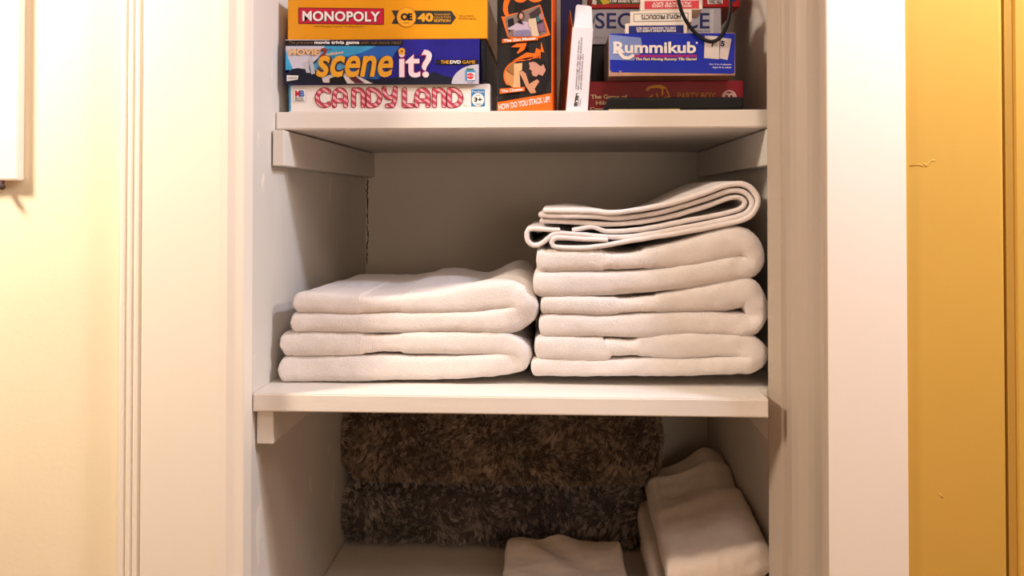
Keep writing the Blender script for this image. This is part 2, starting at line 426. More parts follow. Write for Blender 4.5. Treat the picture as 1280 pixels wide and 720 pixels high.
def warpR(p):
    d = max(0, (p.y - YT - 0.03)) / DT
    k = max(0.0, min(1.0, (p.z - S2T) / 0.2))
    return (p.x, p.y, p.z + 0.006 * k * min(1, 2 * d) * math.sin(p.x * 30 + 1))
gr = 'folded white bath towels on the right'
towel('folded white terry bath towel at the bottom of the right stack',
      [(668, 436, 13), (680, 436, 15), (750, 437, 15), (763, 434.5, 12), (788, 435, 11), (808, 433, 13), (830, 433, 15.5), (880, 432, 15), (925, 433, 14), (944, 441, 14), (944, 453, 12.5), (925, 458, 11), (850, 459, 11), (760, 460, 11), (664, 460, 10.5)],
      YT, YT + DT, band=(0.155, 0.232), zmin=S2T + 0.0003, group=gr, warp=warpR, seed=3)
towel('folded white terry bath towel second from the bottom of the right stack',
      [(676, 382, 11), (690, 382, 11), (760, 382, 10.5), (790, 381.5, 10), (822, 380, 11), (870, 375, 14), (910, 369, 17), (935, 366, 16), (947, 383, 14), (947, 400, 14), (930, 405.5, 14.5), (880, 404.5, 14.5), (780, 407, 14), (674, 407.5, 14)],
      YT, YT + DT, band=(0.165, 0.258), zmin=S2T + 0.0003, group=gr, warp=warpR, seed=4)
towel('folded white terry bath towel third from the bottom of the right stack',
      [(670, 327, 14), (684, 326.5, 14.5), (750, 326, 13.5), (780, 326, 12), (812, 323, 13), (860, 317, 17), (905, 308, 19), (930, 306, 18), (942, 320, 15.5), (936, 334, 14), (900, 340, 15.5), (830, 349.5, 14), (760, 355, 14.5), (666, 355.5, 15)],
      YT, YT + DT, band=(0.148, 0.245), zmin=S2T + 0.0003, group=gr, warp=warpR, seed=5)
# thin towel: many nested plies
plies = [
    [(678, 263.5, 3.6), (740, 264.5, 3.4), (770, 266, 3.2), (830, 257, 3.4), (880, 242, 3.4), (912, 231, 3.5), (934, 232, 3.6), (947, 246, 3.4), (946, 262, 3.3), (930, 275, 3.2), (890, 284, 3.2), (830, 295, 3.2), (780, 303, 3.2), (740, 308.5, 3.2), (700, 309, 3.2), (690, 306, 3.2), (691, 299, 3.2), (702, 297, 3.2), (760, 300, 3.0)],
    [(673, 269, 3.2), (740, 271, 3.2), (775, 273, 3.2), (830, 265, 3.2), (880, 250, 3.2), (912, 239, 3.3), (930, 240, 3.3), (940, 250, 3.2), (938, 262, 3.2), (924, 270, 3.2), (880, 280, 3.2), (820, 291, 3.2), (770, 297, 3.2), (720, 293, 3.2), (695, 291, 3.2), (685, 297, 3.2), (676, 304, 3.2), (666, 306, 3.2), (659, 300, 3.2), (659, 288, 3.2), (668, 285.5, 3.2), (700, 287, 3.0)],
    [(675, 276.5, 3.2), (720, 278, 3.2), (775, 280, 3.2), (830, 272.5, 3.2), (880, 258.5, 3.2), (912, 247.5, 3.2), (926, 247.5, 3.0), (932, 254, 3.0), (927, 261, 3.0), (910, 266, 3.0), (860, 275.5, 3.2), (800, 287, 3.2), (760, 289, 3.0), (740, 283.5, 3.0), (715, 288, 2.8)],
]
V = []; Fs = []
for q, pl in enumerate(plies):
    v, fc, fb = towel_geo(pl, YT + 0.004 * q, YT + DT, N=150, rows=30, amp=0.0008, warp=warpR, seed=9 + q, pinch=2.0, hscale=0.95)
    b = len(V); V += v; Fs += [[i + b for i in f] for f in fc]
o = mk('hand_towel', V, Fs, M_thin, None, (0.1, YT + DT / 2, min(p.z for p in V)), True)
tag(o, 'thin white towel folded in many plies on top of the right stack', 'towel', gr)

# lower right stack of hand towels beside the rugs
def lowtowel(label, x0, x1, y0, y1, z0, z1, seed, fold=True, skew=0.0, amp=0.002, wf=None, group=None):
    h = (z1 - z0) / 2; zc = (z0 + z1) / 2
    path = [(x0 + h * .3, zc, h), (x0 + (x1 - x0) * .3, zc, h), (x0 + (x1 - x0) * .7, zc, h), (x1 - h * .3, zc, h)]
    return towel(label, path, y0, y1, m=M_hand, name='hand_towel', px=False, N=70, rows=60, amp=amp, seed=seed, pinch=2.6, fr=0.9, skew=skew, warp=wf, group=group, zmin=S3T + 0.0003)
yb_ = ptz(890, 582, 0.785).y
def wr(p):
    d = (p.y - 1.27) / (yb_ - 1.27); z = p.z
    sx = max(0, min(1, (p.x - 0.15) / 0.17)); z += max(0, min(1, (z - S3T - 0.045) / 0.045)) * 0.032 * sx * sx * (3 - 2 * sx)
    if z > S3T + 0.06:
        k = min(1, (z - S3T - 0.06) / 0.06)
        z += k * (0.018 * math.exp(-((p.x - 0.285) / 0.03) ** 2) * max(0, min(1, (d - .55) * 3))
                  + 0.006 * math.exp(-((d - .80 + .4 * (p.x - .2)) / 0.035) ** 2)
                  + 0.004 * math.exp(-((d - .45 - .5 * (p.x - .2)) / 0.05) ** 2) - 0.004 * math.exp(-((d - .62) / 0.06) ** 2))
    return (p.x, p.y, z)
gg = 'folded hand towels on the lowest shelf'
xa = ptz(806, 640, 0.77).x
lowtowel('folded white hand towel at the bottom of the stack right of the rugs', xa - 0.008, XR - 0.003, 1.255, yb_ - 0.01, S3T + 0.0005, S3T + 0.046, 21, skew=0.02, group=gg)
lowtowel('folded white hand towel in the middle of the stack right of the rugs', xa - 0.014, XR - 0.003, 1.26, yb_ - 0.02, S3T + 0.046, S3T + 0.090, 22, skew=0.02, wf=wr, group=gg)
lowtowel('folded white hand towel topping the stack right of the rugs', xa, XR - 0.001, 1.268, yb_, S3T + 0.090, S3T + 0.142, 23, skew=0.03, wf=wr, group=gg)
zt = S3T + 0.062
xb0 = ptz(628, 690, zt).x; xb1 = ptz(782, 690, zt).x; ybk = ptz(700, 671, zt).y
def wf2(p):
    d = (p.y - 1.3) / (ybk - 1.3); k = max(0, min(1, (p.z - S3T - 0.03) / 0.03))
    return (p.x, p.y, p.z + k * (0.005 * math.sin(d * 14 + p.x * 26 + 2 * math.sin(p.x * 30)) * d + 0.006 * math.exp(-((p.x - xb0 - .04) / .04) ** 2) * d))
lowtowel('small folded white towel in front of the grey rug, lower one', xb0 - 0.004, xb1 + 0.002, 1.285, ybk - 0.006, S3T + 0.0005, S3T + 0.031, 31, group=gg)
lowtowel('small folded white towel in front of the grey rug, upper one', xb0, xb1, 1.29, ybk, S3T + 0.031, zt, 32, wf=wf2, group=gg)

# ================================================================= RUGS
def rug(label, name, x0, x1, y0, y1, z0, z1, body_m, pile_ms, seed, n_cl, ln):
    rnd = random.Random(seed)
    h = (z1 - z0) / 2; zc = (z0 + z1) / 2
    path = [(x0, zc, h), (x0 + (x1 - x0) * .35, zc, h), (x0 + (x1 - x0) * .65, zc, h), (x1, zc, h)]
    V, Fc, _ = towel_geo(path, y0, y1, N=60, rows=24, px=False, amp=0.003, seed=seed, pinch=2.4, fr=0.75, er=0.4)
    org = Vector(((x0 + x1) / 2, (y0 + y1) / 2, z0))
    root = mk(name, V, Fc, body_m, None, org, True)
    tag(root, label, 'rug', 'shaggy rugs folded on the lowest shelf')
    # pile: tapered bent strands in clumps over the front, the ends and the top front
    faces = []
    me = root.data; acc = []; tot = 0
    for p in me.polygons:
        c = p.center + org
        if c.y < y0 + 0.11 or (c.x > x1 - 0.03 and c.y < y0 + 0.2):
            tot += p.area; acc.append((tot, p))
    import bisect
    keys = [a[0] for a in acc]
    verts = {k: [] for k in range(len(pile_ms))}; fcs = {k: [] for k in range(len(pile_ms))}
    for cl in range(n_cl):
        p = acc[bisect.bisect_left(keys, rnd.random() * tot)][1]
        n = p.normal.copy(); base = p.center + org
        vv = [me.vertices[i].co + org for i in p.vertices]
        a, b = rnd.random(), rnd.random()
        base = vv[0].lerp(vv[1], a).lerp(vv[3].lerp(vv[2], a), b)
        nz_ = noise.noise_vector(base * 16 + Vector((seed, 0, 0))); droop = Vector((nz_.x * 2.2 + rnd.uniform(-.45, .45), 0, nz_.z * 2.2 - 0.35 + rnd.uniform(-.45, .45)))
        droop = droop - n * droop.dot(n)
        lean = (n * 0.65 + droop * 0.75).normalized()
        tip = base + lean * rnd.uniform(*ln)
        mi = rnd.randrange(len(pile_ms)); LV = verts[mi]; LF = fcs[mi]
        side = lean.cross(n); side = side.normalized() if side.length > 1e-4 else Vector((1, 0, 0))
        for s in range(rnd.randint(9, 13)):
            off = Vector((rnd.gauss(0, 1), rnd.gauss(0, 1), rnd.gauss(0, 1))) * 0.0027
            off -= n * off.dot(n)
            r0 = base + off - n * 0.001
            tip.z = max(tip.z, z0 + 0.0015)
            r2 = tip + off * 0.55 + Vector((rnd.gauss(0, 1), rnd.gauss(0, 1), rnd.gauss(0, 1))) * 0.0018
            r2.z = max(r2.z, z0 - 0.002); r1 = (r0 + r2) / 2 + n * 0.002
            wd = side * 0.0007 if s % 2 else n.cross(side) * 0.0007
            k = len(LV); LV += [r0 - wd, r0 + wd, r1 + wd, r1 - wd, r2]
            LF += [[k, k + 1, k + 2, k + 3], [k + 3, k + 2, k + 4]]
    for i, pm in enumerate(pile_ms):
        q = mk('pile', verts[i], fcs[i], pm, root); q['kind'] = 'stuff'
    return root
ru_f = ptz(600, 690, S3T).y
zs = pt(600, 614, ru_f - 0.012).z
def fur(n, c): return mat(n, c, 0.9, 0.25, 45, 0, spec=0.15, sheen=0.1)
rug('dark grey shaggy rug, folded, lying underneath the brown one', 'shaggy_rug', XL + 0.006, ptz(800, 690, S3T).x, ru_f + 0.004, YB - 0.01, S3T + 0.003, zs - 0.006,
    fur('grey_backing', '#4a403d'), [fur('grey_pile_light', '#a59a96'), fur('grey_pile_mid', '#8a807c'), fur('grey_pile_dark', '#645b58')], 3, 4200, (0.009, 0.016))
rug('brown shaggy rug, folded thick, lying on top of the grey one', 'shaggy_rug', XL + 0.004, pt(825, 560, ru_f).x, ru_f, YB - 0.01, zs, zs + 0.168,
    fur('brown_backing', '#493729'), [fur('brown_pile_light', '#a5917f'), fur('brown_pile_mid', '#8d7a68'), fur('brown_pile_dark', '#6b5a4a')], 5, 6500, (0.008, 0.013))

# ================================================================= BOARD GAMES
EPS = 0.00035
class Face:
    """printing on the front of a box: pixel positions on the plane Y become flat inked shapes just proud of it"""
    def __init__(s, root, Y): s.root = root; s.Y = Y
    def P(s, u, v, layer): return pt(u, v, s.Y - EPS * layer)
    def poly(s, name, pts, m, layer=1):
        return mk(name, [s.P(u, v, layer) for u, v in pts], [list(range(len(pts)))[::-1]], m, s.root)
    def rect(s, name, u0, v0, u1, v1, m, layer=1): return s.poly(name, [(u0, v0), (u1, v0), (u1, v1), (u0, v1)], m, layer)
    def disc(s, name, u, v, ru, rv, m, layer=1, a0=0, a1=360, n=28):
        full = (a1 - a0) >= 360
        pts = [(u + ru * math.cos(rad(a0 + (a1 - a0) * k / n)), v - rv * math.sin(rad(a0 + (a1 - a0) * k / n))) for k in range(n if full else n + 1)]
        return s.poly(name, pts, m, layer)
    def strokes(s, name, lines, wd, m, layer=1):
        V = []; Fc = []; cnt = 0; lay0 = layer
        for ln in lines:
            for i, p in enumerate(ln):
                cnt += 1; layer = lay0 + cnt * 0.02
                b = len(V); V += [s.P(p[0] + wd * math.cos(k * math.pi / 6), p[1] + wd * math.sin(k * math.pi / 6), layer) for k in range(12)]
                Fc.append(list(range(b, b + 12)))
                if i:
                    q = ln[i - 1]; d = Vector((p[0] - q[0], p[1] - q[1]))
                    if d.length < 1e-6: continue
                    n = Vector((-d.y, d.x)).normalized() * wd; b = len(V); layer += 0.01
                    V += [s.P(q[0] + n.x, q[1] + n.y, layer), s.P(p[0] + n.x, p[1] + n.y, layer), s.P(p[0] - n.x, p[1] - n.y, layer), s.P(q[0] - n.x, q[1] - n.y, layer)]
                    Fc.append([b, b + 1, b + 2, b + 3])
        return mk(name, V, Fc, m, s.root)
    def text(s, name, body, o, r, t, m, layer=1, bold=0.0, shear=0.0, space=1.0, outline=None, om=None):
        """lettering fitted to the parallelogram origin o, right end r, top t (pixels)"""
        if outline: s.text(name + '_outline', body, o, r, t, om, layer, bold + outline, shear, space); layer += 1
        c = bpy.data.curves.new('font', 'FONT'); c.body = body; c.size = 1; c.offset = bold; c.shear = shear; c.space_character = space
        c.resolution_u = 4; c.fill_mode = 'FRONT'
        ob = bpy.data.objects.new('font', c); C.objects.link(ob)
        dg = bpy.context.evaluated_depsgraph_get(); dg.update()
        me = bpy.data.meshes.new_from_object(ob.evaluated_get(dg))
        bpy.data.objects.remove(ob); bpy.data.curves.remove(c)
        xs = [v.co.x for v in me.vertices]; yy = [v.co.y for v in me.vertices]
        x0, x1, y0, y1 = min(xs), max(xs), min(yy), max(yy)
        if outline is None and bold and False: pass
        V = []
        for v in me.vertices:
            a = (v.co.x - x0) / (x1 - x0); b = (v.co.y - y0) / (y1 - y0)
            V.append(s.P(o[0] + (r[0] - o[0]) * a + (t[0] - o[0]) * b, o[1] + (r[1] - o[1]) * a + (t[1] - o[1]) * b, layer))
        Fc = [list(p.vertices) for p in me.polygons]
        bpy.data.meshes.remove(me)
        return mk(name, V, Fc, m, s.root)
    def line(s, name, body, u0, vb, u1, vt, m, layer=1, **kw): return s.text(name, body, (u0, vb), (u1, vb), (u0, vt), m, layer, **kw)
def ink(n, c, rough=0.45, var=0.03): return mat('ink_' + n, c, rough, var, 60, spec=0.25)
WHT = ink('white', '#eee9e6'); BLK = ink('black', '#17161a'); RED = ink('red', '#b81f33'); ORG_ = ink('orange', '#ef6a1a'); GLD = ink('gold', '#e0a02e')
def gamebox(label, u0, vt, u1, vb, Y, depth, m, z0=None, bev=0.0012, name='board_game_box', cat='game box', z1=None, group='board games on the upper shelf'):
    x0 = pt(u0, 0.5 * (vt + vb), Y).x; x1 = pt(u1, .5 * (vt + vb), Y).x
    zb = z0 if z0 is not None else pt(u0, vb, Y).z; zt_ = z1 if z1 is not None else pt(.5 * (u0 + u1), vt, Y).z
    o = box(name, x0, x1, Y, Y + depth, zb, zt_, m, None, bev)
    tag(o, label, cat, group)
    return o, Face(o, Y), zb, zt_

YG = Y1 + 0.012
ZB = S1T + 0.0004
# ---- Candy Land
white_card = mat('white_card', '#e9e1dc', 0.4, 0.02, 20, coat=0.05)
o, f, zb, z_cl = gamebox('white game box with pink candy-striped title, bottom of the left pile', 361, 105.5, 612.5, 139, YG, 0.27, white_card, z0=ZB)
blue_card = ink('cyan', '#2a8fc0')
f.rect('blue_edge', 361, 106, 363.5, 139, blue_card)
f.rect('maker_logo', 366.5, 110.5, 382.5, 128, ink('logo_border', '#cfc8c6'), 1)
f.rect('logo_field', 367.2, 111.2, 381.8, 127.3, WHT, 2)
f.line('logo_letter', 'M', 369, 121, 375.3, 113, RED, 3, bold=0.05)
f.line('logo_letter', 'B', 375.3, 121, 380.5, 113, ink('logo_blue', '#2c6fc0'), 3, bold=0.05)
f.line('logo_name', 'MILTON\nBRADLEY', 369, 126.5, 380.5, 122, BLK, 3, bold=0.03)
cane = stripes('candy_stripes', '#bf3f58', '#e8a9b0', 42, 0.9)
outl = ink('candy_outline', '#96243a')
def arc(cx, cy, rx, ry, a0, a1, n=12): return [(cx + rx * math.cos(rad(a0 + (a1 - a0) * k / n)), cy - ry * math.sin(rad(a0 + (a1 - a0) * k / n))) for k in range(n + 1)]
T, Bm = 112.3, 132.2; MY = (T + Bm) / 2
def cA(u): return [[(u, Bm)] + [(u, 119)] + arc(u + 7, 119.5, 7, 7.2, 180, 0) + [(u + 14, Bm)], [(u - 1, 126), (u + 15, 126)]]
def cN(u): return [[(u, Bm), (u, T)], [(u, 118)] + arc(u + 6, 119, 6, 6.7, 180, 0) + [(u + 12, Bm)]]
def cD(u): return [[(u, Bm), (u, T)], [(u, T), (u + 4, T)] + arc(u + 5, MY, 9.5, 9.9, 90, -90) + [(u, Bm)]]
letters = [[arc(405.5, MY, 9, 9.9, 50, 310, 16)], cA(418), cN(442), cD(460.5),
           [arc(487, 110.5, 7, 12, 180, 360), [(494, 111.5), (493.5, 126), (490.5, Bm), (484, Bm)]],
           [[(505.5, T), (505.5, Bm), (515, Bm)]], cA(521), cN(543), cD(561.5)]
for L_ in letters:
    f.strokes('title_letter_outline', L_, 3.2, outl, 1); f.strokes('title_letter', L_, 2.2, cane, 4)
f.line('small_print', 'AGES 3+', 579, 133, 586, 131.5, ink('grey', '#777070'), 1)
f.rect('age_badge', 589, 111.5, 606, 133, ink('badge_blue', '#2f7fb5'), 1)
f.disc('badge_disc', 597.5, 124.5, 7.8, 8.2, WHT, 2)
f.line('badge_text', '3+', 592.5, 127.2, 602.5, 121.6, BLK, 3, bold=0.03)
f.line('badge_text', 'AGE', 595, 119.8, 600, 118.3, BLK, 3); f.line('badge_text', 'YEARS', 593.8, 131, 601.2, 129.3, BLK, 3)
f.line('badge_text', 'Preschool', 590, 116, 605, 113, WHT, 2)

# ---- Scene It
navy = mat('navy_card', '#22207f', 0.3, 0.35, 14, coat=0.08)
o, f, zb, z_si = gamebox('dark blue movie trivia game box in the middle of the left pile', 356, 49.5, 599.5, 105, YG - 0.006, 0.28, navy, z0=z_cl + 0.0004)
black_card = mat('black_card', '#131318', 0.35, 0.1, 30, coat=0.05)
x0_ = pt(599.8, 80, YG - 0.006).x
box('side_panel', x0_, x0_ + 0.009, YG - 0.004, YG + 0.27, z_cl + 0.001, z_si - 0.001, black_card, o, 0.003)
lb = ink('sky_blue', '#3f9ed0', var=0.2, ) ; pale = ink('pale', '#c9c6d6')
MATS['ink_sky_blue'].node_tree.nodes['Noise Texture'].inputs['Scale'].default_value = 25
f.poly('art_sky', [(357, 57), (500, 57), (470, 104.5), (357, 104.5)], ink('art_blue', '#2a5fb0', 0.4), 1)
f.poly('art_beam', [(357, 57.5), (406, 57.5), (395, 78), (372, 92), (357, 86)], pale, 2)
f.poly('art_beam', [(357, 62), (360, 72), (366, 86), (357, 92)], lb, 3)
f.poly('art_beam', [(405, 57.5), (470, 57.5), (452, 66), (428, 72), (400, 70)], lb, 2)
f.poly('art_beam', [(398, 72), (425, 72), (440, 80), (425, 94), (400, 90), (385, 84)], ink('steel_blue', '#5597c4'), 2)
f.poly('art_ground', [(357, 88), (372, 85), (392, 88), (420, 96), (470, 99), (530, 94), (543, 90), (556, 95), (575, 99), (599, 96), (599, 105), (357, 105)], ink('night', '#14182c'), 3)
f.poly('art_car', [(402, 96), (413, 93.5), (430, 91.5), (446, 94), (466, 104.5), (430, 104.5), (404, 103)], ink('car_white', '#c8c0bd'), 4)
f.poly('art_car', [(412, 98), (428, 93), (434, 104.5), (412, 104.5)], BLK, 5)
f.poly('art_car', [(436, 93), (444, 95), (456, 104), (444, 104), (438, 99)], ink('maroon', '#54222b'), 5)
f.poly('art_sign', [(379, 79), (384, 76), (388, 91), (383, 91)], ink('sign_white', '#b6b6c2'), 4)
f.poly('art_sign', [(386, 72), (390, 70), (394, 92), (389, 93)], ink('sign_white', '#b6b6c2'), 4)
f.poly('maker_tag', [(358.5, 94), (373, 94.5), (372, 99.5), (358.5, 101.5)], WHT, 5)
f.line('maker_tag_text', 'SCREENLIFE', 360, 99.2, 371, 96, BLK, 6)
f.poly('tagline_strip', [(357, 50.5), (504.5, 50.5), (502, 57.2), (357, 57.2)], BLK, 2)
f.rect('top_glint', 357, 49.6, 412, 50.4, pale, 2)
f.line('tagline', 'The premiere', 361, 56, 391, 51.3, ink('bronze', '#8a6a48'), 3, shear=0.25)
f.line('tagline', 'movie trivia game', 393, 56.3, 449, 51, WHT, 3, bold=0.03)
f.line('tagline', 'with real movie clips!', 451, 56, 501, 51.3, ink('bronze', '#8a6a48'), 3, shear=0.25)
tan = ink('tan_letter', '#e0b98a')
f.line('edition_title', 'MOVIE', 361, 69, 399, 61, tan, 5, bold=0.05, outline=0.05, om=ink('brown', '#6b3a20'))
f.text('edition_number', '2', (399, 72), (408, 72), (401, 60), ink('rust', '#8c2f22'), 5, bold=0.06)
f.text('edition_number', 'nd', (407, 63.5), (414, 63), (407, 60.5), ink('rust', '#8c2f22'), 5)
f.text('edition_word', 'edition', (407, 70), (429, 66.8), (407.5, 66.3), tan, 5, bold=0.03)
f.line('title_word', 'scene', 395, 96.5, 491.5, 69.5, GLD, 6, bold=0.022, shear=0.22, outline=0.03, om=ink('plum', '#3a2030'))
f.line('title_word', 'ıt?'.replace('ı', 'i'), 498.5, 97, 540, 62, ink('letter_pink', '#e2cfd6'), 6, bold=0.02, outline=0.02, om=ink('magenta', '#8a2050'))
f.disc('title_dot', 502.3, 64, 4.3, 4.2, GLD, 9); f.disc('title_dot', 502.3, 64, 1.2, 1.2, ink('brown', '#6b3a20'), 10)
f.poly('subtitle_strip', [(546, 74.5), (598, 74.5), (598, 80.5), (544, 80.5)], BLK, 3)
f.line('subtitle', 'THE', 551, 79.6, 561, 75.5, GLD, 4, bold=0.02); f.line('subtitle', 'DVD', 562.5, 79.6, 576, 75.5, WHT, 4, bold=0.03); f.line('subtitle', 'GAME', 578, 79.6, 594, 75.5, GLD, 4)
f.poly('disc_art', [(598.5, 81)] + arc(598.5, 105, 34, 24.5, 90, 180, 14) + [(598.5, 105)], ink('disc', '#b9b6c4', 0.25), 4)
f.rect('badge', 581.5, 88, 594, 101, ink('badge_cyan', '#3a88c0'), 5); f.rect('badge', 584, 90.5, 593.6, 100, WHT, 6)
f.disc('badge_mark', 587.8, 95, 4.6, 3.8, ink('mark_red', '#d02030'), 7); f.rect('badge_top', 583, 85.5, 592, 87.6, ink('green', '#3c6f4a'), 5)
f.line('badge_text', 'MATTEL', 583.5, 96.3, 592.3, 93.8, WHT, 8); f.line('badge_text', 'GAMES', 584, 104, 592, 102, ink('violet', '#5b3a7a'), 5)

# ---- Monopoly
amber = mat('amber_card', '#e0961d', 0.28, 0.05, 18, 0.06, 30, coat=0.12)
o, f, zb, z_mo = gamebox('amber yellow property trading game box on top of the left pile', 359.5, -4, 609, 48, YG - 0.004, 0.27, amber, z0=z_si + 0.0004)
f.poly('title_plate', [(373, 9.3), (480, 10.5), (480, 31), (373, 29.8)], ink('plate_edge', '#7a1526'), 1)
f.poly('title_plate', [(374, 10.3), (479, 11.5), (479, 30), (374, 28.8)], ink('plate_red', '#c02440', 0.3), 2)
f.text('title_shadow', 'MONOPOLY', (378.8, 27.2), (476, 28.1), (378.8, 14.4), BLK, 3, bold=0.035, space=1.05)
f.text('title', 'MONOPOLY', (378, 26.4), (475.2, 27.3), (378, 13.6), WHT, 4, bold=0.03, space=1.05)
brn = ink('brown_print', '#5a3512')
f.line('slogan', '- Fast-Dealing Property Trading Game -', 391, 34.8, 456, 31.8, brn, 1)
f.poly('ribbon', [(489.5, 13), (498, 13), (498, 29.8), (489.5, 29.8), (494, 21.5)], ink('ribbon', '#30302e'), 1)
f.poly('ribbon', [(517, 13.2), (564, 13.5), (570, 22), (564, 30.3), (517, 30)], ink('ribbon', '#30302e'), 1)
f.disc('medal', 508, 21.6, 12.3, 12.5, ink('medal_edge', '#c07818'), 2); f.disc('medal', 508, 21.6, 11.6, 11.8, ink('medal', '#e8a12c'), 3)
f.line('medal_text', 'OE', 501, 25.5, 515.5, 16.5, BLK, 4, bold=0.05, space=0.85); f.line('medal_text', 'EDITION', 504.5, 29.3, 511.5, 27.8, brn, 4)
f.line('ribbon_text', '40', 522, 27.3, 541.5, 16.3, GLD, 3, bold=0.05)
f.line('ribbon_text', 'THE ANNIVERSARY', 542.5, 19.3, 563, 17, GLD, 3); f.line('ribbon_text', 'COLLECTOR\'S', 542.5, 23.2, 563.5, 20.4, GLD, 3); f.line('ribbon_text', 'EDITION', 542.5, 27.5, 563, 24.2, GLD, 3, bold=0.03)
f.line('side_print', 'THE ULTIMATE\nEDITION FOR ALL', 573.5, 24.5, 596, 19, brn, 1)

# ---- Jenga
jen = mat('jenga_card', '#2b2829', 0.3, 0.12, 8, coat=0.06)
o, f, zb, zt_ = gamebox('tall black and orange stacking game box standing upright', 623.5, -150, 693, 140, YG + 0.002, 0.083, jen, z0=ZB)
f.poly('corner_strip', [(692.0, -20), (693, -20), (693, 139.5), (692, 139.5)], ORG_, 2)
xs_ = pt(693, 70, YG).x
box('side_face', xs_, xs_ + 0.0009, YG + 0.003, YG + 0.084, ZB + 0.0005, zt_ - 0.001, mat('jenga_orange', '#f0641e', 0.3, coat=0.06), o)
for a, b in (((636, -10), (647, 60)), ((652, -10), (662, 80)), ((672, -10), (690, 60))): pass
dk = ink('charcoal', '#141315')
f.poly('block_pattern', [(624, -10), (634, -10), (626, 60), (624, 90)], dk, 1); f.poly('block_pattern', [(648, -10), (660, -10), (664, 66), (640, 60)], dk, 1)
f.poly('block_pattern', [(676, -10), (690, -10), (692, 40), (690, 90), (682, 40)], dk, 1); f.poly('block_pattern', [(640, 60), (664, 60), (664, 84), (640, 78)], dk, 1); f.poly('block_pattern', [(632, 115), (650, 100), (652, 124), (631, 127)], dk, 1)
ol = [(634, -4)] + [(631.5, 4), (631, 12), (633, 18), (638, 22.5), (640, 20), (637.5, 15), (637, 8), (640, 0), (642, -4)]
f.poly('orange_curl', ol, ORG_, 2)
f.disc('orange_curl', 653, -3.5, 9, 6.5, ORG_, 2, 180, 360); f.disc('orange_curl', 672, -3.5, 10, 6.5, ORG_, 2, 180, 360)
f.poly('photo_border', [(629, 20), (632.5, 20.5), (640, 17.5), (650, 15.5), (678, 6), (690.5, 44), (677, 48), (648, 49), (637, 46)], ORG_, 3)
f.poly('photo', [(633, 21.5), (677.5, 7), (686.5, 41.5), (676, 45.5), (638, 45.5)], ink('photo_wall', '#7d6a60'), 4)
f.poly('photo', [(637, 24), (644, 22), (646, 34), (638.5, 40)], BLK, 5); f.poly('photo', [(664, 17), (677, 8.5), (684, 38), (672, 44), (668, 30)], ink('photo_dark', '#3a2c30'), 5)
f.poly('photo_person', [(637, 35), (645, 31), (650, 27), (664, 27), (666, 36), (668, 45.5), (645, 45.5), (645, 37), (638, 37)], ink('lilac', '#b7a3b6'), 6)
f.poly('photo_person', [(646, 38), (664, 37), (667, 45.5), (645, 45.5)], ink('denim', '#7d7590'), 7)
f.disc('photo_hair', 653.5, 19.5, 4.2, 5.4, BLK, 7); f.disc('photo_face', 654, 20, 2.6, 3.7, ink('skin', '#b98470'), 8); f.poly('photo_hair', [(650, 25), (654, 25), (657, 31), (649, 28)], BLK, 8)
f.poly('photo_blocks', [(663, 24), (672.5, 22.5), (674, 33), (677, 45.5), (668, 45.5), (666, 34), (664, 33)], ink('wood', '#c9b299'), 8)
f.disc('photo_face', 679.5, 21, 3.2, 4, ink('skin2', '#a8706a'), 7); f.poly('photo_person', [(674, 31), (682, 28), (685, 39), (677, 40)], ink('mauve', '#7a5870'), 7)
f.poly('photo_person', [(673.2, 21), (676.5, 20), (677.5, 26), (674, 28)], ink('teal', '#2a6a68'), 7)
f.poly('caption_strip', [(630, 48.5), (675, 45.5), (675.3, 50.3), (630.2, 53.3)], ORG_, 9)
f.text('caption', 'The Zen Master', (632, 52.2), (673, 49.5), (632, 48.9), WHT, 10, bold=0.03)
f.poly('orange_flash', [(661, 53.5), (658, 62), (650, 67), (648.5, 66), (653, 59), (641, 58.8), (648, 54.5)], ORG_, 3)
f.poly('orange_flash', [(679, 52.5), (683, 66), (678.5, 64.5), (678.5, 73.5), (668, 71), (656, 73), (643, 76), (661, 65.5), (671, 67), (673, 60), (678.5, 63)], ORG_, 3)
f.poly('photo_border', arc(654, 94.5, 22.5, 20, 75, 215, 18) + [(650, 109), (678, 75), (678, 69)], ORG_, 3)
f.poly('photo', arc(654, 94.5, 21, 18.5, 85, 220, 18) + [(645, 110), (670, 108), (676, 76), (662, 75)], ink('photo_room', '#2a2224'), 4)
f.poly('photo', arc(654, 94.5, 21, 18.5, 150, 215, 8) + [(645, 110), (646, 96)], ink('photo_tan', '#c98a52'), 5); f.poly('photo', arc(654, 94.5, 21, 18.5, 105, 160, 8) + [(645, 95), (645, 80)], ink('photo_tan2', '#9a6a3c'), 5)
f.poly('photo_blocks', [(645, 79.5), (655.5, 78.5), (655, 88), (652, 89), (653, 109), (643.5, 109), (645, 95)], ink('wood2', '#dcae80'), 6)
f.poly('photo_person', [(663, 80), (668, 74), (676, 73), (684, 78), (689, 88), (688, 96), (684, 104), (681, 117), (664, 117), (672, 104), (664, 98), (672, 94), (666, 90)], ink('black_shirt', '#1c161c'), 6)
f.poly('photo_face', [(663.5, 78.5), (671, 76), (677, 82), (682, 80), (685, 88), (681, 95), (676, 93), (673, 96), (669, 95), (667, 91), (668, 89), (664, 86), (665, 83)], ink('skin3', '#c48f7c'), 8)
f.poly('photo_hair', [(663, 78), (667, 73.5), (676, 72.5), (682, 76), (682.5, 80), (678.5, 83), (676, 80), (670, 77)], BLK, 9)
f.poly('photo_arm', [(651, 90), (656, 88.5), (660, 92), (664, 105), (674, 99), (677, 102), (671, 111), (673, 116), (666, 117), (660, 108), (655, 97)], ink('skin4', '#c9906f'), 8)
f.poly('caption_strip', [(627, 110.5), (658.5, 108.5), (658.8, 113.8), (627, 117)], ORG_, 10)
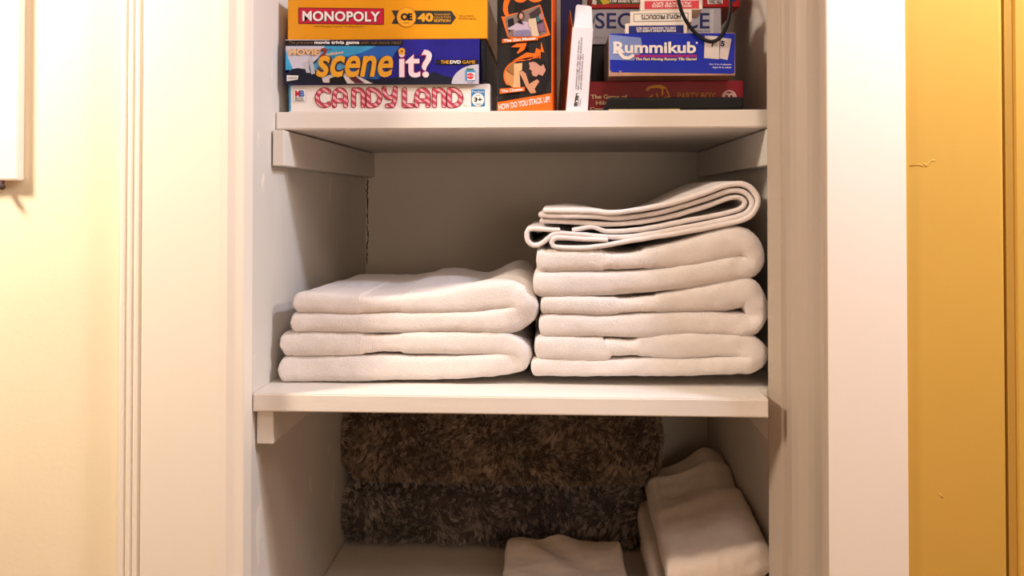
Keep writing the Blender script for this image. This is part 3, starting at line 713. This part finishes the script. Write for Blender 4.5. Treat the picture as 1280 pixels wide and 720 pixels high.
f.text('caption', 'The Cheater', (629, 115.6), (657, 113), (629, 112), WHT, 11, bold=0.03)
f.poly('slogan_band', [(624, 127.5), (693, 116.5), (693, 139.6), (624, 139.6)], ORG_, 5)
f.text('slogan', 'HOW DO YOU STACK UP?', (626, 137.5), (690.5, 127.7), (625.2, 130), ink('slogan_white', '#f1d9d2'), 6, bold=0.035)
o.rotation_euler.z = rad(-4)

# ---- open white card-game carton
YM = YG + 0.006
cardw = mat('carton_white', '#e2dde2', 0.5, 0.03, 20); cardi = mat('carton_inner', '#9a5a34', 0.6, 0.1, 20)
q = lambda u, v, dy=0: pt(u, v, YM + dy)
base = q(721, 140)
root = empty('card_game_carton', (base.x, YM + 0.07, ZB)); tag(root, 'narrow white open carton with raised flap leaning beside the tall orange box', 'game box', 'board games on the upper shelf')
def panel_(name, pts, m, th=0.0007):
    P = [Vector(p) for p in pts]; n = (P[1] - P[0]).cross(P[2] - P[0]).normalized() * th
    k = len(P); Vv = P + [p + n for p in P]
    return mk(name, Vv, [list(range(k))[::-1], list(range(k, 2 * k))] + [[i, (i + 1) % k, k + (i + 1) % k, k + i] for i in range(k)], m, root)
def zfix(p): return Vector((p.x, p.y, max(p.z, ZB)))
bl, br, tr, tl = zfix(q(707.3, 141)), zfix(q(734, 141)), q(741, 35.5), q(715.8, 34)
D = Vector((-0.012, 0.13, 0))
panel_('front_panel', [bl, br, tr, tl], cardw)
panel_('right_panel', [br, br + D, tr + D, tr], cardw); panel_('left_panel', [bl + D, bl, tl, tl + D], cardi); panel_('back_panel', [bl + D, tl + D, tr + D, br + D], cardi)
panel_('flap', [q(717, 35), q(740.6, 35.5), q(739.5, 9, .016), q(736, 7.5, .017), q(722, 6, .017), q(719.8, 8, .016)], cardw)
panel_('side_flap', [tl, tl + D * .75, Vector((tl.x - .003, tl.y + .10, tl.z + .045)), Vector((tl.x - .004, tl.y + .004, tl.z + .026))], cardi)
fm = Face(root, YM - 0.0008)
dkt = ink('dark_print', '#3a3638')
fm.text('side_title', 'meme', (721.5, 133), (724.2, 116.5), (717.3, 132.5), BLK, 1, bold=0.05)
fm.text('side_print', 'noun\nmeem', (725.4, 133), (726.6, 124), (721.8, 132.5), dkt, 1)
fm.text('side_print', 'a humorous image, video, piece of text, etc.\nthat is copied (often with slight variations) and\nspread rapidly by internet users.', (727.3, 112.5), (731.5, 47.5), (718.6, 111.5), dkt, 1, bold=0.01)

# ---- purple box standing behind
o, f, _, _ = gamebox('purple blue game box standing deep behind the white carton', 701, -60, 728, 140, Y1 + 0.30, 0.10, mat('purple_card', '#2c1f60', 0.4, 0.3, 15), z0=ZB)

# ---- red party game box
YR = Y1 + 0.07
redc = mat('dark_red_card', '#8e1224', 0.35, 0.12, 10, coat=0.06)
o, f, _, z_r = gamebox('dark red party game box with gold lettering at the bottom right pile', 735, 101.2, 929, 140, YR, 0.27, redc, z0=ZB)
crm = ink('cream', '#e2cf9c')
f.line('box_text', 'The Game of', 738.5, 123.5, 784, 118.3, crm, 1, bold=0.02); f.line('box_text', 'Hilarious', 745, 131, 779, 126, crm, 1, bold=0.02); f.line('box_text', 'Comparisons', 737.5, 139, 784, 134, crm, 1, bold=0.02)
f.poly('tree_mark', [(807, 112), (810, 108.5), (817, 106.5), (826, 106.3), (832, 108.5), (834, 112), (832, 110.5), (829, 111), (829, 119), (827, 119), (827, 111), (821, 110), (813, 110.5), (809.5, 114)], GLD, 1)
f.strokes('tree_mark', [[(812, 122), (816, 119)], [(821, 117), (822, 122)], [(833, 112), (837, 121), (831, 122)]], 0.8, GLD, 1)
f.line('box_text', 'PARTY BOX', 847, 123.5, 895, 115.5, ink('dark_gold', '#b8862c'), 1, bold=0.02)
wr_ = ink('pinkish', '#e6c4bf')
f.strokes('m_logo', [arc(911.5, 122, 8.5, 8.5, 200, -20, 18)], 0.9, wr_, 1)
f.strokes('m_logo', [[(905.5, 128), (905.5, 121)] + arc(908.3, 120.5, 2.9, 3.2, 180, 0) + [(911.2, 128)], [(911.2, 121)] + arc(914.2, 120.5, 2.9, 3.2, 180, 0) + [(917.2, 128)]], 1.1, wr_, 1)

# ---- black slim case in front
yk = Y1 + 0.006
xk0 = pt(753, 140, yk).x; xk1 = pt(930.3, 140, yk).x; zk = pt(840, 121.5, yk).z
Vb, Fb_ = boxgeo(xk0, xk1, yk, yk + 0.052, ZB, zk, 0.0035, 3)
Vb = [Vector((p.x + (0.009 * max(0, (p.z - ZB) / (zk - ZB)) if p.x < (xk0 + xk1) / 2 else 0), p.y, p.z)) for p in Vb]
o = mk('slim_case', Vb, Fb_, mat('black_case', '#0a0b0e', 0.45, 0.15, 40, 0.05, spec=0.2), None, ((xk0 + xk1) / 2, yk + .026, ZB)); tag(o, 'slim black case lying in front of the dark red box', 'case')
o2 = box('card_sheet', pt(761, 140, Y1).x, pt(850, 140, Y1).x, Y1 + 0.002, Y1 + 0.0055, ZB, ZB + 0.0012, mat('pale_yellow', '#e6d49a', 0.6), None); tag(o2, 'thin pale yellow card edge in front of the slim black case', 'card')

# ---- Rummikub
YK = Y1 + 0.02
o, f, zb, z_k = gamebox('bright blue tile game box with white title, overhanging the dark red box', 761, 41.5, 919, 95, YK, 0.125, mat('worn_carton', '#b98f78', 0.6, 0.15, 40), z0=z_r + 0.0004)
blu = mat('royal_blue_card', '#0c28b0', 0.35, 0.06, 12, coat=0.06)
f.poly('front_sheet', [(762.5, 42), (917.5, 41.5), (918.6, 43.5), (918, 91), (916, 92.3), (765, 90.3), (762.3, 87)], blu, 1)
ZS = pt(761, 70, YK).x
side = mk('worn_side', [Vector((ZS - 0.0006, YK + 0.002, zb + .002)), Vector((ZS - 0.0006, YK + 0.12, zb + .002)), Vector((ZS - 0.0006, YK + .12, z_k - .002)), Vector((ZS - 0.0006, YK + .002, z_k - .002))], [[0, 1, 2, 3]], mat('worn_grey', '#7b746c', 0.7, 0.35, 60), o)
f.poly('tape', [(761.5, 43.2), (801, 47.2), (803.5, 63), (792, 75.7), (762, 74.5)], ink('tape', '#7f93cf', 0.2, ), 2)
f.line('title', 'Rummikub', 767, 66.5, 870, 52, WHT, 4, bold=0.03)
f.strokes('title_tail', [[(772, 60), (776, 68), (780, 72), (786, 72.5), (791, 69.5)]], 2.0, WHT, 5); f.strokes('title_tail', [[(767, 52.8), (773, 52.8)], [(767, 66), (774, 66)]], 0.9, WHT, 5)
f.disc('title_mark', 871, 53.5, 1.3, 1.3, WHT, 4)
f.poly('title_rule', [(793, 68.5), (871, 68.3), (871, 71.4), (792, 71.6)], ink('rule_magenta', '#a01a78'), 3)
f.line('slogan', 'The Fast Moving Rummy Tile Game!', 794.5, 76.3, 871, 72, ink('slogan_yellow', '#e8e2a8'), 3, bold=0.035, shear=0.15)
f.poly('tile', [(881, 44.5), (899.5, 45.5), (899, 74), (880, 72.5)], ink('tile_white', '#dcd3d2'), 3); f.poly('tile', [(901, 47), (914.5, 48.5), (909.5, 75), (899.5, 73)], ink('tile_white2', '#d3c9c8'), 3)
f.line('tile_number', '7', 888.5, 59, 894, 50, BLK, 4, bold=0.04); f.text('tile_number', '5', (900.5, 57.5), (905.5, 58.5), (901.3, 50.5), BLK, 4, bold=0.05)
f.text('print', 'For 2 to 4 players', (887, 81.7), (914, 81.9), (887, 79.3), WHT, 3, bold=0.02); f.text('print', 'Ages 8 to adult', (890.5, 85.6), (914, 85.8), (890.5, 83), WHT, 3, bold=0.02)
f.line('edge_print', 'T', 773, 90.2, 778, 88.6, WHT, 3)

# ---- black box, Sequence, red box behind
YS = Y1 + 0.165
z_s = pt(745, 55.5, YS).z
o, f, _, _ = gamebox('plain black game box in shadow behind the bright blue box', 740, 60, 905, 101, YS + 0.004, 0.17, black_card, z0=z_r + 0.0004, z1=z_s - 0.0004)
o, f, _, z_q = gamebox('pale grey-blue game box with large navy title behind the card decks', 738.5, 10.5, 901.5, 55.5, YS, 0.17, mat('pale_blue_card', '#b9bccb', 0.35, 0.06, 14, coat=0.06), z0=z_s)
nv = ink('navy', '#14226e')
f.line('title', 'SEQUENCE', 744, 39.5, 887, 16, nv, 1, bold=0.012)
f.line('print', 'Game of', 743, 48, 757, 46, ink('grey', '#777070'), 1); f.line('print', 'Strategy Game', 868, 40, 888, 37.8, nv, 1)
f.poly('arrow_mark', [(741, 26), (744.5, 15.5), (742.5, 31)], ink('arrow', '#3c5a66'), 1); f.rect('gloss_strip', 887.5, 12, 892, 42, ink('gloss', '#d9dde2', 0.2), 1)
o, f, _, _ = gamebox('bright red board game box topping the right-hand pile', 738.5, -28, 924.5, 10, YS - 0.004, 0.17, mat('bright_red_card', '#b5151b', 0.35, 0.08, 14, coat=0.06), z0=z_q + 0.0004)
f.line('title', 'The Board Game', 761, 3.2, 804, -4, WHT, 2, bold=0.04, outline=0.05, om=BLK)
f.rect('art_band', 739, -10, 801, 5, ink('green_art', '#3a5a24'), 1); f.poly('art_mark', [(741, -4), (746, 2), (745, 6), (740, 5)], WHT, 2); f.poly('art_mark', [(749, -2), (760, -3), (762, 4), (754, 6)], ink('yellow_art', '#d8c22a'), 2)
f.poly('sticker', [(884, -1), (903, -2), (903.5, 4.5), (884.5, 5.2)], WHT, 2); f.line('sticker_text', 'YARD SALE', 886, 4.5, 902, -0.6, BLK, 3, bold=0.03)
f.disc('seal', 916, -2, 5, 4.5, ink('seal_blue', '#2a2f88'), 2)

# ---- card decks
def deck(label, uc, vt, vb, Y, rot, z0, col, tcol, lines, width=0.0905):
    zt_ = z0 + 0.0185 if vt is None else pt(uc, vt, Y).z
    xc = pt(uc, vb, Y).x
    o = box('card_deck', xc - width / 2, xc + width / 2, Y, Y + 0.063, z0, zt_, mat('deck_white', '#e9e0d8', 0.45, 0.04, 40), None, 0.0012); tag(o, label, 'card deck', 'card decks on the blue box')
    f = Face(o, Y)
    u0 = uc - width / 2 * F / Y + 4; u1 = uc + width / 2 * F / Y - 4; m_ = (zt_ - z0)
    def vz(z): return 252 - (z - CAM.z) * F / Y
    a, b = vz(zt_ - m_ * .16), vz(z0 + m_ * .18)
    f.rect('label_edge', u0, a, u1, b, ink('deck_' + tcol[1:], tcol), 1)
    f.rect('label_field', u0 + .7, a + .7, u1 - .7, b - .7, ink('deck_' + col[1:], col), 2)
    f2 = f
    w_ = (u1 - u0)
    for k, t in enumerate(lines):
        lc = WHT if col != '#ece6e0' else BLK
        va = a + 1.6 + (b - a - 3.2) * k / len(lines); vb_ = a + 1.6 + (b - a - 3.2) * (k + .85) / len(lines)
        f.text('label_text', t, (u1 - w_ * .14, va), (u0 + w_ * .14, va), (u1 - w_ * .14, vb_), lc, 3, bold=0.03)   # upside down
    o.rotation_euler.z = rad(rot)
    return zt_
YD = YK + 0.016
zd = deck('blue labelled playing card deck, lowest of the three on the blue box', 822, None, 40, YD, -4, z_k + 0.0004, '#1f2a78', '#2a3488', ['CARD CO., CINCINNATI, OHIO 45212', 'POKER PLAYING CARDS CO.'])
zd = deck('white labelled playing card deck, middle of the three on the blue box', 828.5, None, 26, YD + 0.003, -5, zd + 0.0003, '#ece6e0', '#33343c', ['HOYLE PRODUCTS'])
zd = deck('red labelled playing card deck, topmost of the three on the blue box', 841, None, 11, YD + 0.004, -3, zd + 0.0003, '#d4404f', '#d8606a', ['ALWAYS SAY', 'HOYLE PLAYING CARDS'])

# ---- cable loop
yc = Y1 + 0.012
cp, _ = catmull([(p[0], p[1], 0) for p in [(846, -30), (847, -8), (849, 4), (853, 17), (860, 30), (868, 40), (876, 47), (885, 51.5), (893, 51.5), (900, 47), (906, 38), (910, 28), (912.5, 14), (913, 2), (912, -30)]], 60)
pts = []
for p in cp: pts.append(pt(p[0], p[1], yc))
ztop = pt(830, -28, YS - 0.004).z + 0.0032        # both ends run back over the top of the red box
def lead(u, low):
    a = pt(u, -28, YS).x
    return [Vector((a, YS + 0.10, ztop)), Vector((a, YS + 0.05, ztop)), Vector((a, YS + 0.004, ztop)), Vector((a, YS - 0.012, ztop - 0.001)), Vector(((a + low.x) / 2, (YS + yc) / 2 - 0.03, (ztop + low.z) / 2 + 0.008))]
body = [q for q in pts if q.z < pt(846, -4, yc).z]
pts = lead(846, body[0]) + body + lead(912, body[-1])[::-1]
o = tube('cable', pts, 0.0027, mat('black_rubber', '#101214', 0.35, 0.1, 50), None, 8, (pts[0].x, yc, min(p.z for p in pts)))
tag(o, 'thin black cable hanging in a loop before the card decks', 'cable')

# ---- printing that sits on a printed plate, badge or strip is a sub-part of it
NEST = {'title_letter': 'title_letter_outline', 'badge_disc': 'age_badge', 'logo_field': 'maker_logo', 'logo_letter': 'maker_logo', 'logo_name': 'maker_logo',
        'maker_tag_text': 'maker_tag', 'tagline': 'tagline_strip', 'subtitle': 'subtitle_strip', 'badge_mark': 'badge', 'badge_top': 'badge', 'medal_text': 'medal',
        'ribbon_text': 'ribbon', 'title': 'title_plate', 'title_shadow': 'title_plate', 'caption': 'caption_strip', 'photo_person': 'photo', 'photo_hair': 'photo',
        'photo_face': 'photo', 'photo_blocks': 'photo', 'photo_arm': 'photo', 'tile_number': 'tile', 'sticker_text': 'sticker', 'label_text': 'label_edge', 'label_field': 'label_edge'}
last = {}
for o in list(C.objects):
    if not o.parent or o.parent.parent: continue
    b = o.name.split('.')[0]; key = o.parent.name
    tgt = NEST.get(b)
    if b == 'badge_text': tgt = 'age_badge' if (key, 'age_badge') in last else 'badge'
    if b == 'slogan' and (key, 'slogan_band') in last: tgt = 'slogan_band'
    if tgt and (key, tgt) in last: o.parent = last[(key, tgt)]
    else: last[(key, b)] = o
